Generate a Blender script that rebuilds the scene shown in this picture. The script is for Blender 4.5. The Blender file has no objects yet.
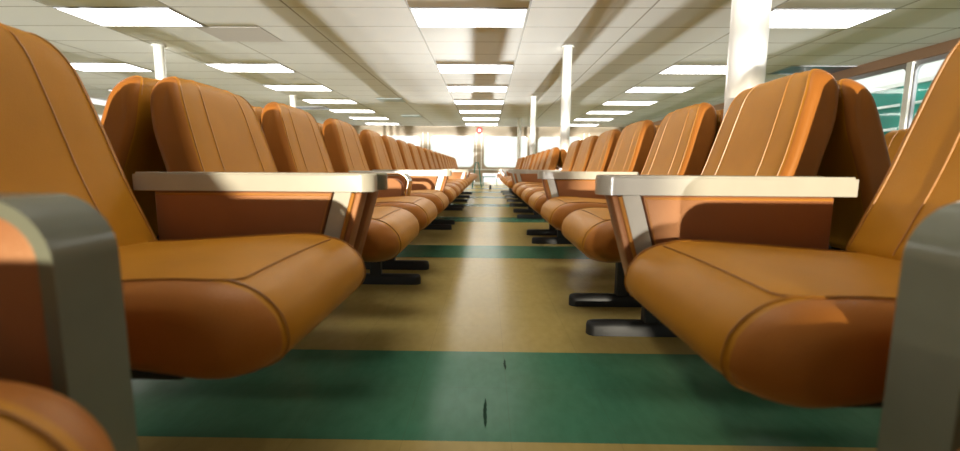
import bpy, bmesh, math, random
from mathutils import Vector, Matrix
random.seed(7)
C = bpy.context.scene.collection
R = math.radians
sc = bpy.context.scene

# ------------------------------------------------------------------ camera
CAMZ = 0.63
cam = bpy.data.objects.new('camera', bpy.data.cameras.new('camera')); C.objects.link(cam)
cam.data.sensor_width = 36.0
cam.data.lens = 36.0 * 441.0 / 960.0
cam.data.clip_start = 0.02
PI_, YA, RO = 0.129, 0.0138, 0.0072
fwd = Vector((-math.sin(YA) * math.cos(PI_), math.cos(YA) * math.cos(PI_), -math.sin(PI_)))
right0 = Vector((math.cos(YA), math.sin(YA), 0))
up0 = right0.cross(fwd)
right = right0 * math.cos(RO) + up0 * math.sin(RO)
up = right.cross(fwd)
M = Matrix((right, up, -fwd)).transposed().to_4x4(); M.translation = Vector((0, 0, CAMZ))
cam.matrix_world = M
cam.data.dof.use_dof = True
cam.data.dof.focus_distance = 1.9
cam.data.dof.aperture_fstop = 2.8
sc.camera = cam

# ------------------------------------------------------------------ world, sun, sea glint, exposure
sc.view_settings.view_transform = 'Standard'
sc.view_settings.look = 'None'
sc.view_settings.gamma = 1.0
sc.view_settings.use_curve_mapping = False
sc.view_settings.exposure = 0.0
sc.cycles.max_bounces = 8
sc.cycles.diffuse_bounces = 2
w = bpy.data.worlds.new('sky'); sc.world = w; w.use_nodes = True
bg = w.node_tree.nodes['Background']
bg.inputs[0].default_value = (0.96, 0.97, 0.93, 1); bg.inputs[1].default_value = 1.25

def sun(name, direction, strength, color, angle):
    l = bpy.data.lights.new(name, 'SUN'); l.energy = strength; l.color = color; l.angle = R(angle)
    o = bpy.data.objects.new(name, l); C.objects.link(o)
    o.rotation_euler = Vector(direction).to_track_quat('-Z', 'Y').to_euler()
    return o
SUN_EL, SUN_AZ = 4.5, 4.0
sun('low_sun', (math.sin(R(SUN_AZ)), math.cos(R(SUN_AZ)), -math.tan(R(SUN_EL))), 7.5, (1.0, 0.86, 0.70), 0.7)
for el, st in ((2.2, 11.0), (3.6, 7.0)):     # sunlight thrown up by the water beyond the far windows
    sun('sea_glint', (0.028, -1.0, math.tan(R(el))), st, (1.0, 0.96, 0.92), 0.6)
for el, st in ((1.6, 2.6), (3.2, 4.0)):                 # and by the water behind the camera
    sun('sea_glint', (math.sin(R(3.6)), 1.0, math.tan(R(el))), st, (1.0, 0.96, 0.92), 0.6)

# ------------------------------------------------------------------ materials
MT = {}
def mat(name, col, rough=0.5, metal=0.0, spec=0.5, bump=0.0, bscale=200.0, var=0.0, vscale=6.0, coat=0.0, emit=None, estr=0.0):
    m = bpy.data.materials.new(name); m.use_nodes = True; nt = m.node_tree; N = nt.nodes; L = nt.links
    b = N['Principled BSDF']
    b.inputs['Base Color'].default_value = (*col, 1); b.inputs['Roughness'].default_value = rough
    b.inputs['Metallic'].default_value = metal; b.inputs['Specular IOR Level'].default_value = spec
    b.inputs['Coat Weight'].default_value = coat; b.inputs['Coat Roughness'].default_value = 0.15
    if name.startswith('vinyl'): b.inputs['Specular Tint'].default_value = (1.0, 0.72, 0.42, 1)
    tc = N.new('ShaderNodeTexCoord')
    if var > 0:
        n = N.new('ShaderNodeTexNoise'); n.inputs['Scale'].default_value = vscale; n.inputs['Detail'].default_value = 4
        L.new(tc.outputs['Object'], n.inputs['Vector'])
        r = N.new('ShaderNodeValToRGB')
        r.color_ramp.elements[0].position = 0.3; r.color_ramp.elements[1].position = 0.7
        r.color_ramp.elements[0].color = (*[c * (1 - var) for c in col], 1)
        r.color_ramp.elements[1].color = (*[min(1, c * (1 + var)) for c in col], 1)
        L.new(n.outputs['Fac'], r.inputs['Fac']); L.new(r.outputs['Color'], b.inputs['Base Color'])
    if bump > 0:
        n2 = N.new('ShaderNodeTexNoise'); n2.inputs['Scale'].default_value = bscale; n2.inputs['Detail'].default_value = 3
        L.new(tc.outputs['Object'], n2.inputs['Vector'])
        bp = N.new('ShaderNodeBump'); bp.inputs['Strength'].default_value = bump; bp.inputs['Distance'].default_value = 0.002
        L.new(n2.outputs['Fac'], bp.inputs['Height']); L.new(bp.outputs['Normal'], b.inputs['Normal'])
    if emit:
        b.inputs['Emission Color'].default_value = (*emit, 1); b.inputs['Emission Strength'].default_value = estr
    MT[name] = m
    return m
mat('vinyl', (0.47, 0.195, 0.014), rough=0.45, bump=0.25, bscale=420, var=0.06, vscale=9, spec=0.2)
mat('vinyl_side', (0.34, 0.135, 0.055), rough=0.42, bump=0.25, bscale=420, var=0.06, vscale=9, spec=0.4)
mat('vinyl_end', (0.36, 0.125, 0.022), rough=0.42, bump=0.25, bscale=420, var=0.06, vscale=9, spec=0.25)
mat('piping', (0.46, 0.19, 0.03), rough=0.35)
mat('seam', (0.36, 0.14, 0.012), rough=0.45)
mat('laminate', (0.48, 0.45, 0.37), rough=0.22, spec=0.5, var=0.03, vscale=20)
mat('grey_frame', (0.17, 0.175, 0.125), rough=0.2, spec=0.5, var=0.08, vscale=12)
mat('chrome', (0.80, 0.78, 0.74), rough=0.12, metal=1.0)
mat('black_steel', (0.010, 0.010, 0.010), rough=0.55, bump=0.3, bscale=90)
mat('pole_paint', (0.90, 0.88, 0.82), rough=0.4, var=0.02)
mat('wood_wall', (0.42, 0.32, 0.21), rough=0.45, var=0.06, vscale=3)
mat('pale_wall', (0.80, 0.76, 0.66), rough=0.5, var=0.03, vscale=2)
mat('white_trim', (0.80, 0.78, 0.72), rough=0.35)
mat('brown_trim', (0.42, 0.25, 0.16), rough=0.5)
mat('steel_frame', (0.42, 0.42, 0.46), rough=0.4)
mat('dark_gasket', (0.03, 0.03, 0.04), rough=0.5)
mat('red', (0.75, 0.03, 0.04), rough=0.4)
mat('teal', (0.01, 0.33, 0.27), rough=0.35, var=0.15, vscale=1.5)
mat('green_paint', (0.0, 0.16, 0.12), rough=0.4)
mat('white_paint', (0.85, 0.87, 0.85), rough=0.35)
mat('deck_paint', (0.12, 0.30, 0.26), rough=0.5)
mat('dark_lens', (0.10, 0.12, 0.20), rough=0.3)
mat('duct_grey', (0.45, 0.52, 0.55), rough=0.5)
mat('tile_dark', (0.50, 0.45, 0.42), rough=0.8)
mat('diffuser', (0.9, 0.9, 0.85), rough=0.5, emit=(1.0, 0.97, 0.91), estr=7.6)
def glass():
    m = bpy.data.materials.new('window_glass'); m.use_nodes = True; nt = m.node_tree; N = nt.nodes; L = nt.links
    N.remove(N['Principled BSDF'])
    t = N.new('ShaderNodeBsdfTransparent'); t.inputs[0].default_value = (0.96, 0.985, 0.97, 1)
    g = N.new('ShaderNodeBsdfGlossy'); g.inputs['Roughness'].default_value = 0.03
    mx = N.new('ShaderNodeMixShader'); mx.inputs[0].default_value = 0.05
    L.new(t.outputs[0], mx.inputs[1]); L.new(g.outputs[0], mx.inputs[2]); L.new(mx.outputs[0], N['Material Output'].inputs['Surface'])
    MT['glass'] = m
glass()

def node_math(nt, op, a, b=None, c=None):
    n = nt.nodes.new('ShaderNodeMath'); n.operation = op
    for i, v in enumerate((a, b, c)):
        if v is None: continue
        if isinstance(v, (int, float)): n.inputs[i].default_value = v
        else: nt.links.new(v, n.inputs[i])
    return n.outputs[0]
def mixc(nt, f, a, b):
    n = nt.nodes.new('ShaderNodeMix'); n.data_type = 'RGBA'
    if isinstance(f, (int, float)): n.inputs[0].default_value = f
    else: nt.links.new(f, n.inputs[0])
    for i, v in ((6, a), (7, b)):
        if isinstance(v, tuple): n.inputs[i].default_value = (*v, 1)
        else: nt.links.new(v, n.inputs[i])
    return n.outputs[2]

STRIPE0, STRIPEP, STRIPEW = 0.952, 2.116, 0.507
def floor_mat():
    m = bpy.data.materials.new('linoleum'); m.use_nodes = True; nt = m.node_tree; N = nt.nodes; L = nt.links
    b = N['Principled BSDF']; tc = N.new('ShaderNodeTexCoord'); sp = N.new('ShaderNodeSeparateXYZ')
    L.new(tc.outputs['Object'], sp.inputs[0]); X, Y = sp.outputs[0], sp.outputs[1]
    y = node_math(nt, 'SUBTRACT', Y, STRIPE0 - 20 * STRIPEP)
    y = node_math(nt, 'MODULO', y, STRIPEP)
    stripe = node_math(nt, 'LESS_THAN', y, STRIPEW)
    def noise(scale, det=5, stretch=None):
        n = N.new('ShaderNodeTexNoise'); n.inputs['Scale'].default_value = scale; n.inputs['Detail'].default_value = det
        if stretch:
            mp = N.new('ShaderNodeMapping'); mp.inputs['Scale'].default_value = stretch; L.new(tc.outputs['Object'], mp.inputs[0]); L.new(mp.outputs[0], n.inputs[0])
        else: L.new(tc.outputs['Object'], n.inputs[0])
        return n.outputs['Fac']
    mott = noise(34, 8, (1.0, 0.5, 1)); big = noise(2.3, 3)
    tan_ = mixc(nt, mott, (0.42, 0.30, 0.085), (0.56, 0.41, 0.135))
    grn = mixc(nt, mott, (0.028, 0.165, 0.090), (0.065, 0.25, 0.145))
    col = mixc(nt, stripe, tan_, grn)
    f = node_math(nt, 'MULTIPLY', big, 0.35)
    col = mixc(nt, f, col, (0.20, 0.17, 0.09))
    # square tile joints
    T = STRIPEW / 2
    fx = node_math(nt, 'ABSOLUTE', node_math(nt, 'SUBTRACT', node_math(nt, 'FRACT', node_math(nt, 'DIVIDE', node_math(nt, 'ADD', X, 50.13), T)), 0.5))
    fy = node_math(nt, 'ABSOLUTE', node_math(nt, 'SUBTRACT', node_math(nt, 'FRACT', node_math(nt, 'DIVIDE', y, T)), 0.5))
    j = node_math(nt, 'GREATER_THAN', node_math(nt, 'MAXIMUM', fx, fy), 0.4965)
    col = mixc(nt, node_math(nt, 'MULTIPLY', j, 0.22), col, (0.08, 0.08, 0.04))
    L.new(col, b.inputs['Base Color'])
    rr = node_math(nt, 'ADD', node_math(nt, 'MULTIPLY', noise(7, 4), 0.08), 0.19)
    L.new(rr, b.inputs['Roughness']); b.inputs['Specular IOR Level'].default_value = 0.07
    bp = N.new('ShaderNodeBump'); bp.inputs['Strength'].default_value = 0.04; bp.inputs['Distance'].default_value = 0.004
    L.new(noise(5, 3), bp.inputs['Height']); L.new(bp.outputs['Normal'], b.inputs['Normal'])
    MT['floor'] = m
floor_mat()
TX0, TW, TY0, TT = -0.8064, 1.22, 4.688, 0.61
def ceil_mat():
    m = bpy.data.materials.new('ceiling_tiles'); m.use_nodes = True; nt = m.node_tree; N = nt.nodes; L = nt.links
    b = N['Principled BSDF']; tc = N.new('ShaderNodeTexCoord'); sp = N.new('ShaderNodeSeparateXYZ')
    L.new(tc.outputs['Object'], sp.inputs[0]); X, Y = sp.outputs[0], sp.outputs[1]
    def line(v, o, per, wdt):
        q = node_math(nt, 'FRACT', node_math(nt, 'DIVIDE', node_math(nt, 'ADD', v, 40 * per - o + wdt / 2), per))
        return node_math(nt, 'LESS_THAN', q, wdt / per)
    ln = node_math(nt, 'MAXIMUM', line(X, TX0, TW, 0.016), line(Y, TY0, TT, 0.014))
    hair = node_math(nt, 'MAXIMUM', line(X, TX0 + 0.008, TW, 0.007), line(Y, TY0 + 0.007, TT, 0.006))
    # tone of single tiles
    cx = node_math(nt, 'FLOOR', node_math(nt, 'DIVIDE', node_math(nt, 'SUBTRACT', X, TX0), TW))
    cy = node_math(nt, 'FLOOR', node_math(nt, 'DIVIDE', node_math(nt, 'SUBTRACT', Y, TY0), TT))
    cb = N.new('ShaderNodeCombineXYZ'); L.new(cx, cb.inputs[0]); L.new(cy, cb.inputs[1])
    wn = N.new('ShaderNodeTexWhiteNoise'); wn.noise_dimensions = '2D'; L.new(cb.outputs[0], wn.inputs['Vector'])
    tile = mixc(nt, wn.outputs['Value'], (0.78, 0.78, 0.79), (0.84, 0.84, 0.85))
    n = N.new('ShaderNodeTexNoise'); n.inputs['Scale'].default_value = 60; n.inputs['Detail'].default_value = 3; L.new(tc.outputs['Object'], n.inputs[0])
    tile = mixc(nt, node_math(nt, 'MULTIPLY', n.outputs['Fac'], 0.12), tile, (0.5, 0.45, 0.38))
    col = mixc(nt, ln, tile, (0.50, 0.46, 0.41)); col = mixc(nt, hair, col, (0.10, 0.08, 0.07))
    L.new(col, b.inputs['Base Color']); b.inputs['Roughness'].default_value = 0.75; b.inputs['Specular IOR Level'].default_value = 0.2
    MT['ceiling'] = m
ceil_mat()

# ------------------------------------------------------------------ mesh helpers
def link(name, bm, m, parent=None, smooth=False, ang=40):
    me = bpy.data.meshes.new(name); bmesh.ops.recalc_face_normals(bm, faces=bm.faces)
    bm.to_mesh(me); bm.free()
    if smooth:
        me.polygons.foreach_set('use_smooth', [True] * len(me.polygons))
        me.set_sharp_from_angle(angle=R(ang))
    me.materials.append(MT[m])
    o = bpy.data.objects.new(name, me); C.objects.link(o)
    if parent: o.parent = parent
    return o
def box(bm, x0, x1, y0, y1, z0, z1):
    v = [bm.verts.new((x, y, z)) for x in (x0, x1) for y in (y0, y1) for z in (z0, z1)]
    for f in ((0, 1, 3, 2), (4, 6, 7, 5), (0, 4, 5, 1), (2, 3, 7, 6), (0, 2, 6, 4), (1, 5, 7, 3)):
        bm.faces.new([v[i] for i in f])
def bevelled(bm, wd, seg=2):
    bmesh.ops.bevel(bm, geom=list(bm.edges), offset=wd, segments=seg, profile=0.5, affect='EDGES', clamp_overlap=True)
    return bm
def catmull(pts, n=5):
    out = []; k = len(pts)
    for i in range(k):
        p0, p1, p2, p3 = [Vector(pts[(i + j) % k]) for j in (-1, 0, 1, 2)]
        for s in range(n):
            t = s / n
            out.append(0.5 * ((2 * p1) + (p2 - p0) * t + (2 * p0 - 5 * p1 + 4 * p2 - p3) * t * t + (3 * p1 - p0 - 3 * p2 + p3) * t ** 3))
    return [(p.x, p.y) for p in out]
def area(p): return 0.5 * sum(p[i][0] * p[(i + 1) % len(p)][1] - p[(i + 1) % len(p)][0] * p[i][1] for i in range(len(p)))
def inset(p, d):
    n = len(p); s = 1 if area(p) > 0 else -1; out = []
    for i in range(n):
        a, b = p[i - 1], p[(i + 1) % n]
        t = Vector((b[0] - a[0], b[1] - a[1])); t.normalize()
        out.append((p[i][0] - s * t.y * d, p[i][1] + s * t.x * d))
    return out
def sweep(prof, width, r, nr=5, mids=2, warp=None, rin=None, nend=0):
    rin = rin or r
    """closed profile (x,z) swept along y with rounded ends"""
    bm = bmesh.new(); rings = []
    secs = []
    for k in range(nr + 1):
        a = (1 - k / nr) * math.pi / 2
        secs.append((-width / 2 + r * (1 - math.sin(a)), rin * (1 - math.cos(a))))
    secs += [(-width / 2 + r + (width - 2 * r) * k / (mids + 1), 0) for k in range(1, mids + 1)]
    secs += [(-y, d) for y, d in reversed(secs[:nr + 1])]
    for y, d in secs:
        q = inset(prof, d)
        pts = []
        for x, z in q:
            p = Vector((x, y, z)); pts.append(warp(p) if warp else p)
        rings.append([bm.verts.new(p) for p in pts])
    n = len(prof)
    K = len(rings) - 1
    for k, (a, b) in enumerate(zip(rings, rings[1:])):
        for i in range(n):
            f = bm.faces.new((a[i], a[(i + 1) % n], b[(i + 1) % n], b[i]))
            if k < nend or k >= K - nend: f.material_index = 1
    for r_ in (rings[0], list(reversed(rings[-1]))):
        f = bm.faces.new(r_); f.material_index = 1 if nend else 0
    bmesh.ops.triangulate(bm, faces=[f for f in bm.faces if len(f.verts) > 4])
    return bm
def tube(bm, pts, r, seg=8, closed=False, caps=True):
    P = [Vector(p) for p in pts]; n = len(P); rings = []
    prev = None
    for i in range(n):
        a = P[i - 1] if (i > 0 or closed) else P[i]; b = P[(i + 1) % n] if (i < n - 1 or closed) else P[i]
        t = (b - a).normalized()
        if prev is None: prev = t.orthogonal().normalized()
        u = (prev - t * prev.dot(t)).normalized(); prev = u; v = t.cross(u)
        rings.append([bm.verts.new(P[i] + (u * math.cos(6.28319 * k / seg) + v * math.sin(6.28319 * k / seg)) * r) for k in range(seg)])
    m = n if closed else n - 1
    for i in range(m):
        A, B = rings[i], rings[(i + 1) % n]
        for k in range(seg): bm.faces.new((A[k], A[(k + 1) % seg], B[(k + 1) % seg], B[k]))
    if not closed and caps:
        bm.faces.new(rings[0]); bm.faces.new(list(reversed(rings[-1])))
    return bm
def cyl(bm, x, y, z0, z1, r, seg=32): return tube(bm, [(x, y, z0), (x, y, z1)], r, seg)
def extrude_y(prof, y0, y1):
    bm = bmesh.new()
    a = [bm.verts.new((x, y0, z)) for x, z in prof]; b = [bm.verts.new((x, y1, z)) for x, z in prof]; n = len(prof)
    for i in range(n): bm.faces.new((a[i], a[(i + 1) % n], b[(i + 1) % n], b[i]))
    bm.faces.new(a); bm.faces.new(list(reversed(b)))
    return bm
def empty(name, loc=(0, 0, 0), rz=0):
    o = bpy.data.objects.new(name, None); C.objects.link(o); o.location = loc; o.rotation_euler = (0, 0, rz)
    o.empty_display_size = 0.1
    return o
def tag(o, label, cat, group=None):
    o['label'] = label; o['category'] = cat
    if group: o['group'] = group
    return o
def struct(o): o['kind'] = 'structure'; return o
def copy_tree(o, parent=None):
    c = o.copy(); C.objects.link(c); c.parent = parent
    for ch in list(o.children): copy_tree(ch, c)
    return c

# ------------------------------------------------------------------ room
H = 2.237
XL, XR, YB, YF = -9.4, 5.75, -10.0, 17.4
bm = bmesh.new(); box(bm, XL - .2, XR + .2, YB - .2, YF + .2, -0.1, 0); struct(link('floor', bm, 'floor'))
bm = bmesh.new(); box(bm, XL - .2, XR + .2, YB - .2, YF + .2, H, H + 0.1); struct(link('ceiling', bm, 'ceiling'))

def rrect(a0, a1, z0, z1, r, n=6):
    pts = []
    for cx, cz, s in ((a1 - r, z1 - r, 0), (a0 + r, z1 - r, 90), (a0 + r, z0 + r, 180), (a1 - r, z0 + r, 270)):
        for k in range(n + 1):
            t = R(s + 90 * k / n); pts.append((cx + r * math.cos(t), cz + r * math.sin(t)))
    return pts
WZ0, WZ1, WR = 0.665, 1.87, 0.20
wincount = [0]
def wall(name, a0, a1, wins, place, m, thick=0.16, WR=0.20, z1w=WZ1, fr='white_trim', deep=0.0):
    """wall in (a, z), place(a, d, z) -> world; d grows away from the room. wins = [(a0,a1)]"""
    bm = bmesh.new()
    def quad(p, q, r_, s): bm.faces.new([bm.verts.new(place(*x)) for x in (p, q, r_, s)])
    cells = []
    edges = sorted(wins)
    cur = a0
    for (u0, u1) in edges:
        g0, g1 = u0 - 0.04, u1 + 0.04
        if g0 > cur:
            for d in (0, thick): quad((cur, d, 0), (g0, d, 0), (g0, d, H), (cur, d, H))
        # cell with a round-cornered hole
        outer = []
        hole = rrect(u0, u1, WZ0, z1w, WR)
        cx, cz = (u0 + u1) / 2, (WZ0 + z1w) / 2
        n = len(hole)
        def proj(p):
            dx, dz = p[0] - cx, p[1] - cz
            hx = (g1 - g0) / 2
            top = H - cz; bot = cz
            t = 1e9
            if abs(dx) > 1e-9: t = min(t, hx / abs(dx))
            if dz > 1e-9: t = min(t, top / dz)
            if dz < -1e-9: t = min(t, bot / -dz)
            return (cx + dx * t, cz + dz * t)
        for d in (0, thick):
            hv = [bm.verts.new(place(p[0], d, p[1])) for p in hole]
            op = [proj(p) for p in hole]
            ov = [bm.verts.new(place(p[0], d, p[1])) for p in op]
            for i in range(n):
                j = (i + 1) % n
                bm.faces.new((hv[i], hv[j], ov[j], ov[i]))
            # corners of the cell
            for (ca, cc) in ((g0, 0), (g1, 0), (g0, H), (g1, H)):
                best = None
                for i in range(n):
                    j = (i + 1) % n; p, q = op[i], op[j]
                    onx = lambda s: abs(s[0] - ca) < 1e-6
                    onz = lambda s: abs(s[1] - cc) < 1e-6
                    if (onx(p) and onz(q)) or (onz(p) and onx(q)):
                        bm.faces.new((ov[i], ov[j], bm.verts.new(place(ca, d, cc))))
            if d == 0: h0 = hv
            else:
                for i in range(n):
                    j = (i + 1) % n; bm.faces.new((h0[i], h0[j], hv[j], hv[i]))
        cur = g1
    if cur < a1:
        for d in (0, thick): quad((cur, d, 0), (a1, d, 0), (a1, d, H), (cur, d, H))
    bmesh.ops.remove_doubles(bm, verts=bm.verts, dist=1e-5)
    struct(link(name, bm, m))
    for (u0, u1) in edges:
        wincount[0] += 1
        bm = bmesh.new()
        inn = rrect(u0 + 0.002, u1 - 0.002, WZ0 + 0.002, z1w - 0.002, WR - 0.002); inn2 = rrect(u0 + 0.02, u1 - 0.02, WZ0 + 0.02, z1w - 0.02, WR - 0.02)
        n = len(inn); rows = []
        for pr, d in ((inn, -0.012), (inn2, -0.012), (inn2, thick * .6), (inn, thick * .6)):
            rows.append([bm.verts.new(place(p[0], d, p[1])) for p in pr])
        for k in range(4):
            A, B = rows[k], rows[(k + 1) % 4]
            for i in range(n):
                j = (i + 1) % n; bm.faces.new((A[i], A[j], B[j], B[i]))
        wf = struct(link('window_%d' % wincount[0], bm, fr, smooth=True))
        bm = bmesh.new()
        g = [[bm.verts.new(place(p[0], d, p[1])) for p in inn2] for d in (thick * .3, thick * .3 + .006)]
        bm.faces.new(g[0]); bm.faces.new(list(reversed(g[1])))
        for i in range(n):
            j = (i + 1) % n; bm.faces.new((g[0][i], g[0][j], g[1][j], g[1][i]))
        link('pane', bm, 'glass', wf)
def wins(center, half, lo, hi, p=2.08):
    out = []; k = -12
    while k < 20:
        c = center + k * p + p / 2
        if c - half > lo + 0.1 and c + half < hi - 0.1: out.append((c - half, c + half))
        k += 1
    return out
wall('wall_front', XL, XR, wins(-0.305, 0.85, XL, XR), lambda a, d, z: (a, YF + d, z), 'wood_wall')
wall('wall_back', XL, XR, wins(-0.607, 0.835, XL, XR), lambda a, d, z: (a, YB - d, z), 'wood_wall')
wall('wall_right', YB, YF, wins(6.28, 0.99, YB, YF), lambda a, d, z: (XR + d, a, z), 'steel_frame', z1w=2.06, fr='steel_frame', thick=0.05, WR=0.11)
wall('wall_left', YB, YF, wins(6.21, 0.86, YB, YF), lambda a, d, z: (XL - d, a, z), 'pale_wall')
# trims: wooden band under the ceiling, mullion covers, skirting
def tbox(name, m, *a):
    bm = bmesh.new(); box(bm, *a); return struct(link(name, bm, m))
tn = 1
tbox('trim_1', 'brown_trim', XR - 0.05, XR - 0.001, YB + .02, YF - .02, 2.10, H - 0.002)
tbox('trim_2', 'wood_wall', XL + .02, XR - .06, YF - 0.03, YF - 0.001, 2.0, H - 0.002)
tbox('trim_3', 'white_trim', XL + .02, XR - .06, YF - 0.035, YF - 0.001, 0.56, 0.60)
tn = 4
for k in range(-4, 3):
    x = -0.305 + 2.08 * k
    for dx in (-0.10, 0.10):
        tbox('trim_%d' % tn, 'white_trim', x + dx - .018, x + dx + .018, YF - 0.028, YF - 0.001, 0.61, 1.995); tn += 1
for k in range(-5, 5):
    y = 6.28 + 2.08 * k
    tbox('trim_%d' % tn, 'white_trim', XR - 0.045, XR - 0.001, y - .04, y + .04, 0.02, 2.095); tn += 1
for nm, a in (('baseboard_front', (XL + .02, XR - .02, YF - .02, YF - .001, 0.001, 0.10)), ('baseboard_right', (XR - .02, XR - .001, YB + .02, YF - .05, 0.001, 0.10)),
              ('baseboard_left', (XL + .001, XL + .02, YB + .02, YF - .05, 0.001, 0.10)), ('baseboard_back', (XL + .03, XR - .03, YB + .001, YB + .02, 0.001, 0.10))):
    tbox(nm, 'white_trim', *a)

# ------------------------------------------------------------------ deck outside the right windows
bm = bmesh.new(); box(bm, XR + .25, 7.9, -4, 22, -0.2, -0.12); struct(link('trim_90', bm, 'deck_paint'))
bw = empty('bulwark', (7.9, 9, -0.12)); tag(bw, 'teal painted bulwark of the outside deck seen through the right window', 'bulwark')
bm = bmesh.new(); box(bm, 0, 0.06, -13, 13, 0, 2.35); link('panel', bm, 'teal', bw)
bm = bmesh.new(); box(bm, -0.05, 0.11, -13, 13, 2.35, 2.42); link('cap_rail', bm, 'white_paint', bw)
for z in (1.1, 1.55, 2.0):
    bm = bmesh.new(); tube(bm, [(-0.06, -13, z), (-0.06, 13, z)], 0.028, 10); link('pipe', bm, 'white_paint', bw, True)
for i in range(11):
    bm = bmesh.new(); box(bm, -0.10, 0, -12.4 + 2.4 * i, -12.33 + 2.4 * i, 0, 2.34); link('stiffener', bm, 'teal', bw)
bm = bmesh.new(); box(bm, -0.5, -.2, -0.5, 0.0, 0.02, 1.15); link_ = tag(link('life_jacket_locker', bevelled(bm, .02), 'white_paint'), 'white locker on the outside deck behind the right window', 'locker'); link_.location = (7.6, 7.6, -0.12)

# ------------------------------------------------------------------ seats
CW = 0.47
def cushion_prof():
    return catmull([(0.0, 0.42), (0.012, 0.452), (0.05, 0.481), (0.12, 0.492), (0.24, 0.486), (0.38, 0.476), (0.49, 0.470), (0.52, 0.455),
                    (0.52, 0.42), (0.50, 0.395), (0.36, 0.393), (0.20, 0.388), (0.09, 0.374), (0.04, 0.378), (0.010, 0.394)], 4)
def back_prof():
    return catmull([(0.445, 0.475), (0.462, 0.52), (0.505, 0.62), (0.530, 0.70), (0.555, 0.79), (0.575, 0.86), (0.592, 0.893), (0.615, 0.905), (0.640, 0.893),
                    (0.650, 0.85), (0.642, 0.76), (0.612, 0.66), (0.590, 0.58), (0.560, 0.49), (0.540, 0.44), (0.505, 0.43), (0.465, 0.44)], 4)
BW = 0.455
def back_warp(p):
    z = p.z; hw = BW / 2
    red = 0.0
    if z > 0.62: red += 0.030 * ((z - 0.62) / 0.28) ** 1.5
    if z > 0.83: red += 0.055 * (1 - math.sqrt(max(0, 1 - ((z - 0.83) / 0.082) ** 2)))
    s = (hw - red) / hw
    q = Vector((p.x, p.y * s, p.z))
    e = abs(q.y) / hw
    q.z -= 0.012 * e * e * max(0, (z - 0.8) / 0.1)
    return q
def surf_pts(prof, y, lo, hi, off=0.0015):
    q = inset(prof, -off)
    return [(q[i % len(q)][0], y, q[i % len(q)][1]) for i in range(lo, hi)]
def sd(s): return 'right' if s > 0 else 'left'
def gusset(o):
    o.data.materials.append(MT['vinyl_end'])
def make_seat():
    root = empty('passenger_seat')
    cp = cushion_prof(); r = 0.05
    def cw(p):
        e = abs(p.y) / (CW / 2)
        p = p.copy()
        if p.x < 0.15: p.x += 0.030 * max(0, (e - 0.6) / 0.4) ** 2 * (1 - p.x / 0.15)
        if p.z > 0.44: p.z += 0.006 * (1 - e * e)
        if p.z < 0.42: p.y *= 1 - 0.5 * (0.42 - p.z)          # the ends tuck in below
        return p
    cu = link('seat_cushion', sweep(cp, CW, r, 7, 7, cw, 0.034, 7), 'vinyl', root, True, 60)
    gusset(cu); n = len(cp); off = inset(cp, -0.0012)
    def S(t, y):
        i = math.floor(t); f = t - i; a_, b_ = off[i % n], off[(i + 1) % n]
        return cw(Vector((a_[0] * (1 - f) + b_[0] * f, y, a_[1] * (1 - f) + b_[1] * f)))
    Y0 = CW / 2 - r + 0.002; T0 = 9.0                     # T0: where the front cross seam lies on the profile
    loop = [S(T0 + 15 - 12 * k / 24.0, -Y0) for k in range(24)]
    for k in range(9):
        a_ = R(90 * k / 8); loop.append(S(T0 + 3 - 3 * math.sin(a_), -Y0 + 0.035 * (1 - math.cos(a_))))
    loop += [S(T0, y * 0.1 * (Y0 - 0.035)) for y in range(-9, 10)]
    for k in range(9):
        a_ = R(90 - 90 * k / 8); loop.append(S(T0 + 3 - 3 * math.sin(a_), Y0 - 0.035 * (1 - math.cos(a_))))
    loop += [S(T0 + 3 + 12 * k / 24.0, Y0) for k in range(1, 25)]
    bm = bmesh.new(); tube(bm, loop, 0.0013, 6); link('seam', bm, 'seam', cu, True)
    for s in (-1, 1):
        bm = bmesh.new(); tube(bm, [S(T0 + 0.8 - k, s * (Y0 - 0.012)) for k in range(0, 20)], 0.0013, 6); link('seam', bm, 'seam', cu, True)
    bp = back_prof(); rb = 0.022
    ba = link('backrest', sweep(bp, BW, rb, 5, 7, back_warp, None, 4), 'vinyl', root, True, 60)
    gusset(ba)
    for s in (-1, 1):
        y = s * (BW / 2 - rb)
        ring = [back_warp(Vector((x, y, z))) for x, z in inset(bp, -0.0005)[1:37]]
        bm = bmesh.new(); tube(bm, ring, 0.0016, 6); link('piping', bm, 'piping', ba, True)
        pts = [back_warp(Vector((x, s * 0.112, z))) for x, z in inset(bp, -0.0003)[1:35]]
        bm = bmesh.new(); tube(bm, pts, 0.0018, 6); link('piping', bm, 'piping', ba, True)
    # back shell and pan
    bm = bmesh.new(); box(bm, 0.16, 0.50, -0.15, 0.15, 0.345, 0.385); link('seat_pan', bevelled(bm, .006), 'black_steel', root)
    bm = bmesh.new(); box(bm, 0.50, 0.555, -0.03, 0.03, 0.345, 0.445); link('bracket', bevelled(bm, .004), 'black_steel', root)
    return root
proto = make_seat(); used = [False]
def seat(tip, yc, side, label, group, drop=0.0):
    """side +1: faces -x (stands right of its aisle)"""
    if not used[0]: o = proto; used[0] = True
    else: o = copy_tree(proto)
    o.location = (tip, yc, 0); o.rotation_euler = (0, 0, 0 if side > 0 else math.pi)
    tag(o, label, 'seat', group)
    if drop:
        for ch in o.children:
            if ch.name.startswith('backrest'): ch.location.z = -drop
    return o
ORD = ['first', 'second', 'third', 'fourth', 'fifth', 'sixth', 'seventh', 'eighth', 'ninth', 'tenth', 'eleventh', 'twelfth', 'thirteenth', 'fourteenth',
       'fifteenth', 'sixteenth', 'seventeenth', 'eighteenth', 'nineteenth', 'twentieth']
TR, TL = 0.265, -0.230

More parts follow.
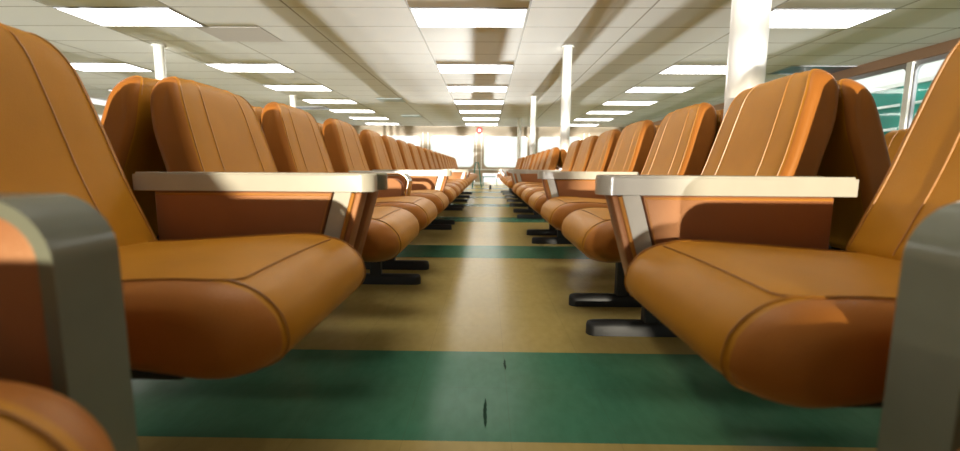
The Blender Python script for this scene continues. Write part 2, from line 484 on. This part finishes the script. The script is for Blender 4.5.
RY = [0.03, 0.655, 1.39, 2.0, 2.64, 3.23, 3.80, 4.37, 5.80, 6.43, 7.02, 7.62, 8.45, 9.05, 9.65, 10.75, 11.35, 11.95]
LY = [0.065, 0.70, 1.365, 1.935, 2.58, 3.265, 3.83, 4.40, 4.97, 5.54, 6.18, 6.75, 7.41, 7.98, 8.55, 9.12, 9.69, 10.26, 10.83, 11.40]
RG, LG = 'orange vinyl seats along the right of the aisle', 'orange vinyl seats along the left of the aisle'
extra = {0: 'whose cushion end fills the bottom corner of the photo', 1: 'largest in view, between the rounded grey armrest and the cream topped armrest', 2: 'just behind the cream topped armrest'}
for i, y in enumerate(RY):
    seat(TR - (0.03 if i == 0 else 0), y, 1, ['orange vinyl seat whose blurred cushion end fills the bottom right corner', 'largest orange vinyl seat on the right, beside the cream topped armrest', 'orange vinyl seat right of the aisle, directly before the thick white pole'][i] if i < 3 else 'orange-brown vinyl seat right of the aisle, %s from the camera' % ORD[i], RG)
for i, y in enumerate(LY):
    seat(TL - (0.012 if i == 1 else 0), y, -1, ['orange vinyl seat whose blurred cushion end fills the bottom left corner', 'largest orange vinyl seat on the left, beside the cream topped armrest', 'orange vinyl seat left of the aisle, just beyond the nearest cream topped armrest'][i] if i < 3 else 'orange-brown vinyl seat left of the aisle, %s from the camera' % ORD[i], LG, {1: .026, 2: .032, 3: .016}.get(i, 0.008))
# unseen seats added behind the camera in the same rows to block the low sun
BY = [-0.66 - 0.60 * k for k in range(10)]
for s, t in ((1, TR), (-1, TL)):
    for k, y in enumerate(BY):
        seat(t, y, s, 'unseen orange-brown vinyl seat %s of the aisle behind the camera, %s back' % (sd(s), ORD[k]), RG if s > 0 else LG)
# rows standing back to back with them
CR, CL = 0.922, -0.895
for i, y in enumerate(RY[1:]):
    seat(2 * CR - TR, y, -1, 'orange-brown vinyl seat back to back with the %s seat right of the aisle' % ORD[i + 1], 'seats back to back behind the right row', 0.025)
for s, c, t in ((1, CR, TR), (-1, CL, TL)):
    for k, y in enumerate(BY):  # unseen as well, added to keep the low sun out
        seat(2 * c - t, y, -s, 'unseen orange-brown vinyl seat in the back to back row %s of the camera, %s behind it' % (sd(s), ORD[k]), 'seats back to back behind the %s row' % sd(s))
for i, y in enumerate(LY[1:]):
    seat(2 * CL - TL, y, 1, 'orange-brown vinyl seat back to back with the %s seat left of the aisle' % ORD[i + 1], 'seats back to back behind the left row', 0.03)
T3 = 2 * CR - TR + 0.53
for i, y in enumerate((2.30, 2.90, 3.50, 4.10, 4.70, 5.30)):
    seat(T3, y, 1, 'orange-brown vinyl seat across the next aisle to the right, %s from the camera' % ORD[i], 'seats across the next aisle to the right')

# ------------------------------------------------------------------ armrests
def slab_outline(x0, x1, hw, r, n=7):
    pts = []
    for k in range(n + 1):
        t = R(180 + 90 * k / n); pts.append((x0 + r + r * math.cos(t), -hw + r + r * math.sin(t)))
    pts += [(x1, -hw), (x1, hw)]
    for k in range(n + 1):
        t = R(90 + 90 * k / n); pts.append((x0 + r + r * math.cos(t), hw - r + r * math.sin(t)))
    return pts
def make_slab_arm(top='laminate'):
    root = empty('armrest')
    hw = 0.033
    bm = bmesh.new(); pts = slab_outline(0.0, 0.515, hw, 0.028)
    a = [bm.verts.new((x, y, 0.578)) for x, y in pts]; b = [bm.verts.new((x, y, 0.617)) for x, y in pts]; n = len(pts)
    for i in range(n): bm.faces.new((a[i], a[(i + 1) % n], b[(i + 1) % n], b[i]))
    bm.faces.new(a); f = bm.faces.new(b)
    bmesh.ops.bevel(bm, geom=list(f.edges), offset=0.004, segments=2, affect='EDGES')
    link('arm_top', bm, top, root, True, 35)
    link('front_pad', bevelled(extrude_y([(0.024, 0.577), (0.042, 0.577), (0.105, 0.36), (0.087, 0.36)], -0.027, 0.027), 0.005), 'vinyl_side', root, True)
    for s in (-1, 1):
        bm = bmesh.new(); tube(bm, [(0.042, s * 0.029, 0.575), (0.105, s * 0.029, 0.362)], 0.0045, 8); link('piping', bm, 'piping', root, True)
    link('frame_post', extrude_y([(0.047, 0.577), (0.083, 0.577), (0.146, 0.36), (0.110, 0.36)], -0.029, 0.029), 'laminate', root)
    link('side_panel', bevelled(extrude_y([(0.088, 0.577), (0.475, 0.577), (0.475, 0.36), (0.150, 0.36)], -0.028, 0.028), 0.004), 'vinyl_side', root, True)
    for s in (-1, 1):
        bm = bmesh.new(); tube(bm, [(0.47, s * 0.027, 0.571), (0.094, s * 0.027, 0.571), (0.152, s * 0.027, 0.365)], 0.003, 6); link('piping', bm, 'piping', root, True)
    bm = bmesh.new(); box(bm, 0.20, 0.42, -0.02, 0.02, 0.33, 0.36); link('bracket', bm, 'black_steel', root)
    return root
def make_arch_arm():
    root = empty('armrest')
    r = 0.052; x0 = 0.097; zt = 0.606; z0 = 0.345; xe = 0.478
    def path(ins):
        rr = r - ins; pts = [(x0 + ins, z0)]
        for k in range(9):
            t = R(180 - 90 * k / 8); pts.append((x0 + r + rr * math.cos(t), zt - r + rr * math.sin(t)))
        pts.append((xe, zt - ins)); return pts
    bm = bmesh.new(); o_, i_ = path(0), path(0.012); n = len(o_)
    prof = o_ + list(reversed(i_)); hw = 0.030
    A = [[bm.verts.new((x, y, z)) for x, z in prof] for y in (-hw, hw)]; m = len(prof)
    for i in range(m): bm.faces.new((A[0][i], A[0][(i + 1) % m], A[1][(i + 1) % m], A[1][i]))
    for Ay in A:
        for i in range(n - 1): bm.faces.new((Ay[i], Ay[i + 1], Ay[m - 2 - i], Ay[m - 1 - i]))
    link('arch_frame', bm, 'grey_frame', root, True, 35)
    pr = path(0.0135) + [(xe - .004, z0 + .005)]
    bm = extrude_y([(x, max(z, z0 + .005)) for x, z in pr], -hw + 0.003, hw - 0.003)
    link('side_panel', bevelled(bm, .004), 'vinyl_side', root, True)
    bm = bmesh.new(); box(bm, x0 + .004, x0 + .05, -0.026, 0.026, 0.24, z0 - .001); link('post', bevelled(bm, .004), 'grey_frame', root)
    return root
def make_tube_arm():
    root = empty('armrest')
    for off in (0.0,):
        pts = [(0.46, 0, 0.603), (0.25, 0, 0.603)]
        for k in range(9):
            t = R(90 + 75 * k / 8); pts.append((0.22 + 0.06 * math.cos(t), 0, 0.543 + 0.06 * math.sin(t)))
        pts.append((0.195, 0, 0.37))
        bm = bmesh.new(); tube(bm, pts, 0.011, 12); link('tube_frame', bm, 'chrome', root, True, 60)
    pr = [(0.20, 0.40)] + [(0.245 + 0.05 * math.cos(R(180 - 90 * k / 6)), 0.525 + 0.05 * math.sin(R(180 - 90 * k / 6))) for k in range(7)] + [(0.45, 0.575), (0.45, 0.40)]
    bm = extrude_y(pr, -0.008, 0.008); link('side_panel', bevelled(bm, .003), 'vinyl_side', root, True)
    bm = bmesh.new(); box(bm, 0.22, 0.42, -0.012, 0.012, 0.345, 0.399); link('bracket', bm, 'black_steel', root)
    return root
protos = {'slab': make_slab_arm(), 'grey': make_slab_arm('grey_frame'), 'arch': make_arch_arm(), 'tube': make_tube_arm()}; pu = {}  # the grey copy has shade put into the colour of its arm top
def arm(kind, tip, y, side, label, group):
    if kind not in pu: o = protos[kind]; pu[kind] = 1
    else: o = copy_tree(protos[kind])
    o.location = (tip, y, 0); o.rotation_euler = (0, 0, 0 if side > 0 else math.pi)
    tag(o, label, 'armrest', group)
AG = 'armrests between the seats of the two rows'
def sd(s): return 'right' if s > 0 else 'left'
for s, t in ((1, TR), (-1, TL)):
    arm('arch', t, 0.352, s, 'rounded grey framed armrest with vinyl side, nearest the camera on the %s' % sd(s), AG)
    for k, y in enumerate((-0.97, -2.17, -3.37, -4.57)): arm('arch', t, y, s, 'unseen rounded grey framed armrest behind the camera on the %s, %s back' % (sd(s), ORD[k + 1]), AG)  # unseen armrests added along with the sun-blocking seats
    arm('arch', t, -0.315, s, 'rounded grey framed armrest beside the camera on the %s' % sd(s), AG)
arm('slab', TR - .035, 0.930, 1, 'cream topped armrest beside the largest right seat, front end in shade', AG)
arm('grey', TR, 1.060, 1, 'armrest with shade put into its grey top, right behind the nearest cream topped one, right of the aisle', AG)
arm('slab', TR, 2.312, 1, 'cream topped armrest after the third seat right of the aisle', AG)
arm('slab', TR, 4.70, 1, 'cream topped armrest after the eighth seat right of the aisle, before the gap', AG)
arm('slab', TR, 5.46, 1, 'cream topped armrest before the ninth seat right of the aisle, beyond the gap', AG)
arm('slab', TR, 7.96, 1, 'cream topped armrest after the twelfth seat right of the aisle', AG)
arm('slab', TR, 9.98, 1, 'cream topped armrest after the fifteenth seat right of the aisle', AG)
arm('slab', TR, 10.42, 1, 'cream topped armrest before the sixteenth seat right of the aisle', AG)
arm('slab', TL - .012, 0.970, -1, 'cream topped armrest beside the largest left seat, sunlit side panel', AG)
arm('grey', TL - .01, 1.064, -1, 'armrest with shade put into its grey top, right behind the nearest cream topped one, left of the aisle', AG)
arm('tube', TL, 2.222, -1, 'chrome tube armrest after the fourth seat left of the aisle, nearer of two', AG)
arm('tube', TL, 2.275, -1, 'chrome tube armrest before the fifth seat left of the aisle, farther of two', AG)
arm('slab', TL, 2.915, -1, 'cream topped armrest after the fifth seat left of the aisle', AG)
arm('slab', TL, 5.86, -1, 'cream topped armrest after the tenth seat left of the aisle', AG)
arm('slab', TL, 7.08, -1, 'cream topped armrest after the twelfth seat left of the aisle', AG)

# ------------------------------------------------------------------ beams and pedestals
def beam(x, y0, y1, label):
    bm = bmesh.new(); box(bm, x - .03, x + .03, y0, y1, 0.285, 0.343)
    tag(link('seat_beam', bevelled(bm, .006), 'black_steel'), label, 'beam', 'black beams under the seats')
for s, t, segs in ((1, TR, ((-6.3, 1.08), (1.12, 4.75), (5.42, 8.0), (8.2, 10.02), (10.38, 12.2))), (-1, TL, ((-6.3, 1.07), (1.1, 2.95), (3.0, 7.1), (7.15, 11.65)))):
    for k, (a, b) in enumerate(segs):
        beam(t + s * 0.37, a, b, 'black steel beam under the %s bench of seats along the aisle, %s side' % (ORD[k], sd(s)))
        x2 = 2 * (CR if s > 0 else CL) - t - s * 0.37
        beam(x2, a, b, 'black steel beam under the %s bench of the back to back row on the %s' % (ORD[k], sd(s)))
def make_ped():
    root = empty('seat_pedestal')
    bm = bmesh.new(); pts = []
    def stadium(x0, x1, hw, n=8):
        p = []
        for k in range(n + 1):
            t = R(90 + 180 * k / n); p.append((x0 + hw + hw * math.cos(t), hw * math.sin(t)))
        for k in range(n + 1):
            t = R(-90 + 180 * k / n); p.append((x1 - hw + hw * math.cos(t), hw * math.sin(t)))
        return p
    p = stadium(0.125, 0.56, 0.032); n = len(p)
    lv = [[bm.verts.new((0.34 + (x - 0.34) * s, y * s2, z)) for x, y in p] for z, s, s2 in ((0.0, 1, 1), (0.034, 1, 1), (0.046, .985, .86), (0.052, .95, .5))]
    for A, B in zip(lv, lv[1:]):
        for i in range(n): bm.faces.new((A[i], A[(i + 1) % n], B[(i + 1) % n], B[i]))
    bm.faces.new(lv[0]); bm.faces.new(lv[-1])
    link('foot', bm, 'black_steel', root, True, 50)
    bm = bmesh.new(); box(bm, 0.34, 0.40, -0.022, 0.022, 0.045, 0.284); link('column', bevelled(bm, .006), 'black_steel', root)
    return root
pp = make_ped(); pf = [0]
def ped(t, y, s, label):
    if not pf[0]: o = pp; pf[0] = 1
    else: o = copy_tree(pp)
    o.location = (t, y, 0); o.rotation_euler = (0, 0, 0 if s > 0 else math.pi)
    tag(o, label, 'seat pedestal', 'black pedestals under the seats')
for s, t, ys in ((1, TR, (0.42, 0.80, 1.647, 2.008, 3.712, 4.194, 5.58, 6.35, 7.4, 8.4, 9.5, 10.6, 11.8)), (-1, TL, (0.42, 0.80, 2.357, 2.710, 4.516, 4.944, 6.6, 7.0, 8.3, 9.5, 10.9))):
    for k, y in enumerate(ys):
        # feet of the third and fourth pedestals are the large ones in view
        if k < 2: tt = t + s * 0.25
        else: tt = t
        ped(tt, y, s, 'black foot and column under the aisle seats, %s one on the %s' % (ORD[k], sd(s)))
        if k >= 2: ped(2 * (CR if s > 0 else CL) - t, y, -s, 'black foot and column under the back to back row, %s one on the %s' % (ORD[k], sd(s)))
T3b = T3 + 0.37
beam(T3b, 2.0, 5.6, 'black steel beam under the seats across the next aisle to the right')
for k, y in enumerate((2.6, 3.8, 5.0)): ped(T3, y, 1, 'black foot and column, %s under the seats across the next aisle to the right' % ORD[k])

# ------------------------------------------------------------------ poles
def pole(x, y, label):
    t = empty('support_pole', (x, y, 0)); tag(t, label, 'pole', 'white support poles')
    bm = bmesh.new(); cyl(bm, 0, 0, 0.002, H - .002, 0.0625, 40); link('shaft', bm, 'pole_paint', t, True)
    bm = bmesh.new(); cyl(bm, 0, 0, H - 0.022, H - .003, 0.085, 40); link('collar', bm, 'pole_paint', t, True)
pole(0.950, 1.695, 'thick white pole from floor to ceiling, nearest on the right')
pole(1.060, 6.11, 'white pole right of the aisle with its top in view, middle distance')
pole(1.040, 10.20, 'white pole right of the aisle, farther and thinner in view')
pole(1.040, 14.5, 'white pole right of the aisle, farthest before the windows')
pole(-4.42, 6.12, 'white pole on the left rising behind the nearest seat backs')
pole(-4.42, 10.25, 'small white pole in the far left')
pole(-4.42, 1.9, 'white pole left of the seat rows, hidden behind the largest left seat')

# ------------------------------------------------------------------ ceiling lights
def make_light(lens='diffuser'):
    t = empty('ceiling_light')
    bm = bmesh.new()
    W2, D2 = TW / 2 - .012, TT / 2 - .012
    o_ = [(-W2, -D2), (W2, -D2), (W2, D2), (-W2, D2)]; i_ = [(a * .975, b * .95) for a, b in o_]
    rows = [[bm.verts.new((x, y, z)) for x, y in q] for q, z in ((o_, -0.001), (o_, -0.012), (i_, -0.012), (i_, -0.001))]
    for k in range(4):
        A, B = rows[k], rows[(k + 1) % 4]
        for i in range(4): bm.faces.new((A[i], A[(i + 1) % 4], B[(i + 1) % 4], B[i]))
    link('frame', bm, 'brown_trim' if lens == 'x' else 'steel_frame', t)
    bm = bmesh.new(); box(bm, -W2 * .974, W2 * .974, -D2 * .949, D2 * .949, -0.008, -0.002); link('diffuser', bm, lens, t)
    return t
lp = make_light(); lu = [0]
def light(i, j, label, group='lit rectangular ceiling lights'):
    if not lu[0]: o = lp; lu[0] = 1
    else: o = copy_tree(lp)
    o.location = (TX0 + TW * (i + .5), TY0 + TT * (j + .5), H)
    tag(o, label, 'ceiling light', group)
rows_ = [0, 4, 7, 10, 13, 16, 19]
for ci, cname in ((0, 'over the centre aisle'), (-3, 'in the column left of centre'), (3, 'in the column right of centre')):
    for k, j in enumerate(rows_):
        light(ci, j, 'bright rectangular ceiling light %s, %s from the camera' % (cname, ORD[k]))
for k, j in ((0, -3), (1, -6)):  # unseen lights added overhead to brighten the near floor and cushions
    for ci, cname in ((0, 'over the centre aisle'), (-3, 'in the column left of centre'), (3, 'in the column right of centre')):
        if ci == 0 or k == 0: light(ci, j, 'unseen rectangular ceiling light overhead, %s, %s' % (cname, ('just before the first visible', 'above the camera')[k]))
for k, j in enumerate((4, 8, 12)):
    light(-5 if j == 4 else -6, j, 'bright rectangular ceiling light in the far left column, %s from the camera' % ORD[k])
ul = make_light('dark_lens'); ul.location = (TX0 + TW * 5.0, TY0 + TT * 4.5, H); tag(ul, 'unlit dark bluish ceiling light at the upper right', 'ceiling light')
u2 = copy_tree(ul); u2.location = (-4.9, TY0 + TT * 12.5, H); tag(u2, 'unlit dark bluish ceiling light in the far left ceiling', 'ceiling light')
bm = bmesh.new(); box(bm, -.38, .38, -.29, .29, -.006, -.001); o = tag(link('access_panel', bm, 'tile_dark'), 'slightly darker access panel in the ceiling, upper left', 'ceiling panel'); o.location = (-3.02, 5.62, H)
bm = bmesh.new(); box(bm, -.30, .30, -.25, .25, -.012, -.001); o = tag(link('air_vent', bevelled(bm, .004), 'duct_grey'), 'small pale blue ceiling vent, nearer of two left of centre', 'ceiling vent', 'pale ceiling vents'); o.location = (-2.30, 10.8, H)
p_ = copy_tree(o); p_.location = (-2.36, 14.1, H); p_['label'] = 'small pale blue ceiling vent, farther of two left of centre'

# ------------------------------------------------------------------ far wall things
rg = empty('round_sign', (-0.288, YF - 0.04, 2.085)); tag(rg, 'small round red ring sign on the far wall above the windows', 'sign')
bm = bmesh.new(); tube(bm, [(0.095 * math.cos(6.28319 * k / 28), 0, 0.095 * math.sin(6.28319 * k / 28)) for k in range(28)], 0.030, 8, True); link('ring', bm, 'red', rg, True)
bm = bmesh.new(); tube(bm, [(0, 0.004, 0), (0, 0.012, 0)], 0.08, 28); link('face', bm, 'white_paint', rg, True)
st = empty('folding_stand', (-0.31, 14.4, 0)); tag(st, 'green A-shaped folding stand at the far end of the aisle', 'stand')
for s in (-1, 1):
    for dy in (-.14, .14):
        bm = bmesh.new(); tube(bm, [(s * 0.05, dy * .3, 0.80), (s * 0.15, dy, 0.005)], 0.017, 8); link('leg', bm, 'green_paint', st, True)
bm = bmesh.new(); box(bm, -0.06, 0.06, -0.05, 0.05, 0.795, 0.82); link('top', bevelled(bm, .005), 'green_paint', st)
gr = empty('low_rail', (0.13, 16.6, 0)); tag(gr, 'low green rail beside the folding stand at the far wall', 'rail')
bm = bmesh.new(); box(bm, -0.28, 0.28, -.02, .02, 0.30, 0.335); link('bar', bevelled(bm, .004), 'green_paint', gr)
for s in (-.25, .25):
    bm = bmesh.new(); box(bm, s - .015, s + .015, -.015, .015, 0.001, 0.299); link('post', bm, 'green_paint', gr)
bm = bmesh.new(); tube(bm, [(0, 0, 0.001), (0, 0, .10)], 0.035, 16); tube(bm, [(0, 0, .10), (0, 0, .13)], 0.022, 16)
o = tag(link('door_stop', bm, 'black_steel', None, True), 'tiny black floor post at the far end of the aisle', 'door stop'); o.location = (0.12, 13.5, 0)

# scuffs on the near green stripe
mat('scuff', (0.022, 0.055, 0.032), rough=0.9, spec=0.05)
def scuff(x, y, l, wd, label):
    bm = bmesh.new(); n = 12; L_, R_ = [], []
    for k in range(n + 1):
        t = k / n; ww = wd * math.sin(math.pi * t) ** .6 * (0.6 + 0.5 * random.random()) / 2 + .0002
        c = 0.0008 * math.sin(t * 9)
        L_.append(bm.verts.new((c - ww, l * (t - .5), 0.0012))); R_.append(bm.verts.new((c + ww, l * (t - .5), 0.0012)))
    for k in range(n): bm.faces.new((L_[k], R_[k], R_[k + 1], L_[k + 1]))
    o = tag(link('scuff_mark', bm, 'scuff'), label, 'floor mark', 'scuff marks on the floor'); o.location = (x, y, 0)
scuff(0.002, 1.075, 0.14, 0.012, 'dark scuff streak on the near green floor stripe, longer one')
scuff(0.065, 1.36, 0.08, 0.008, 'short faint scuff near the far edge of the near green floor stripe')
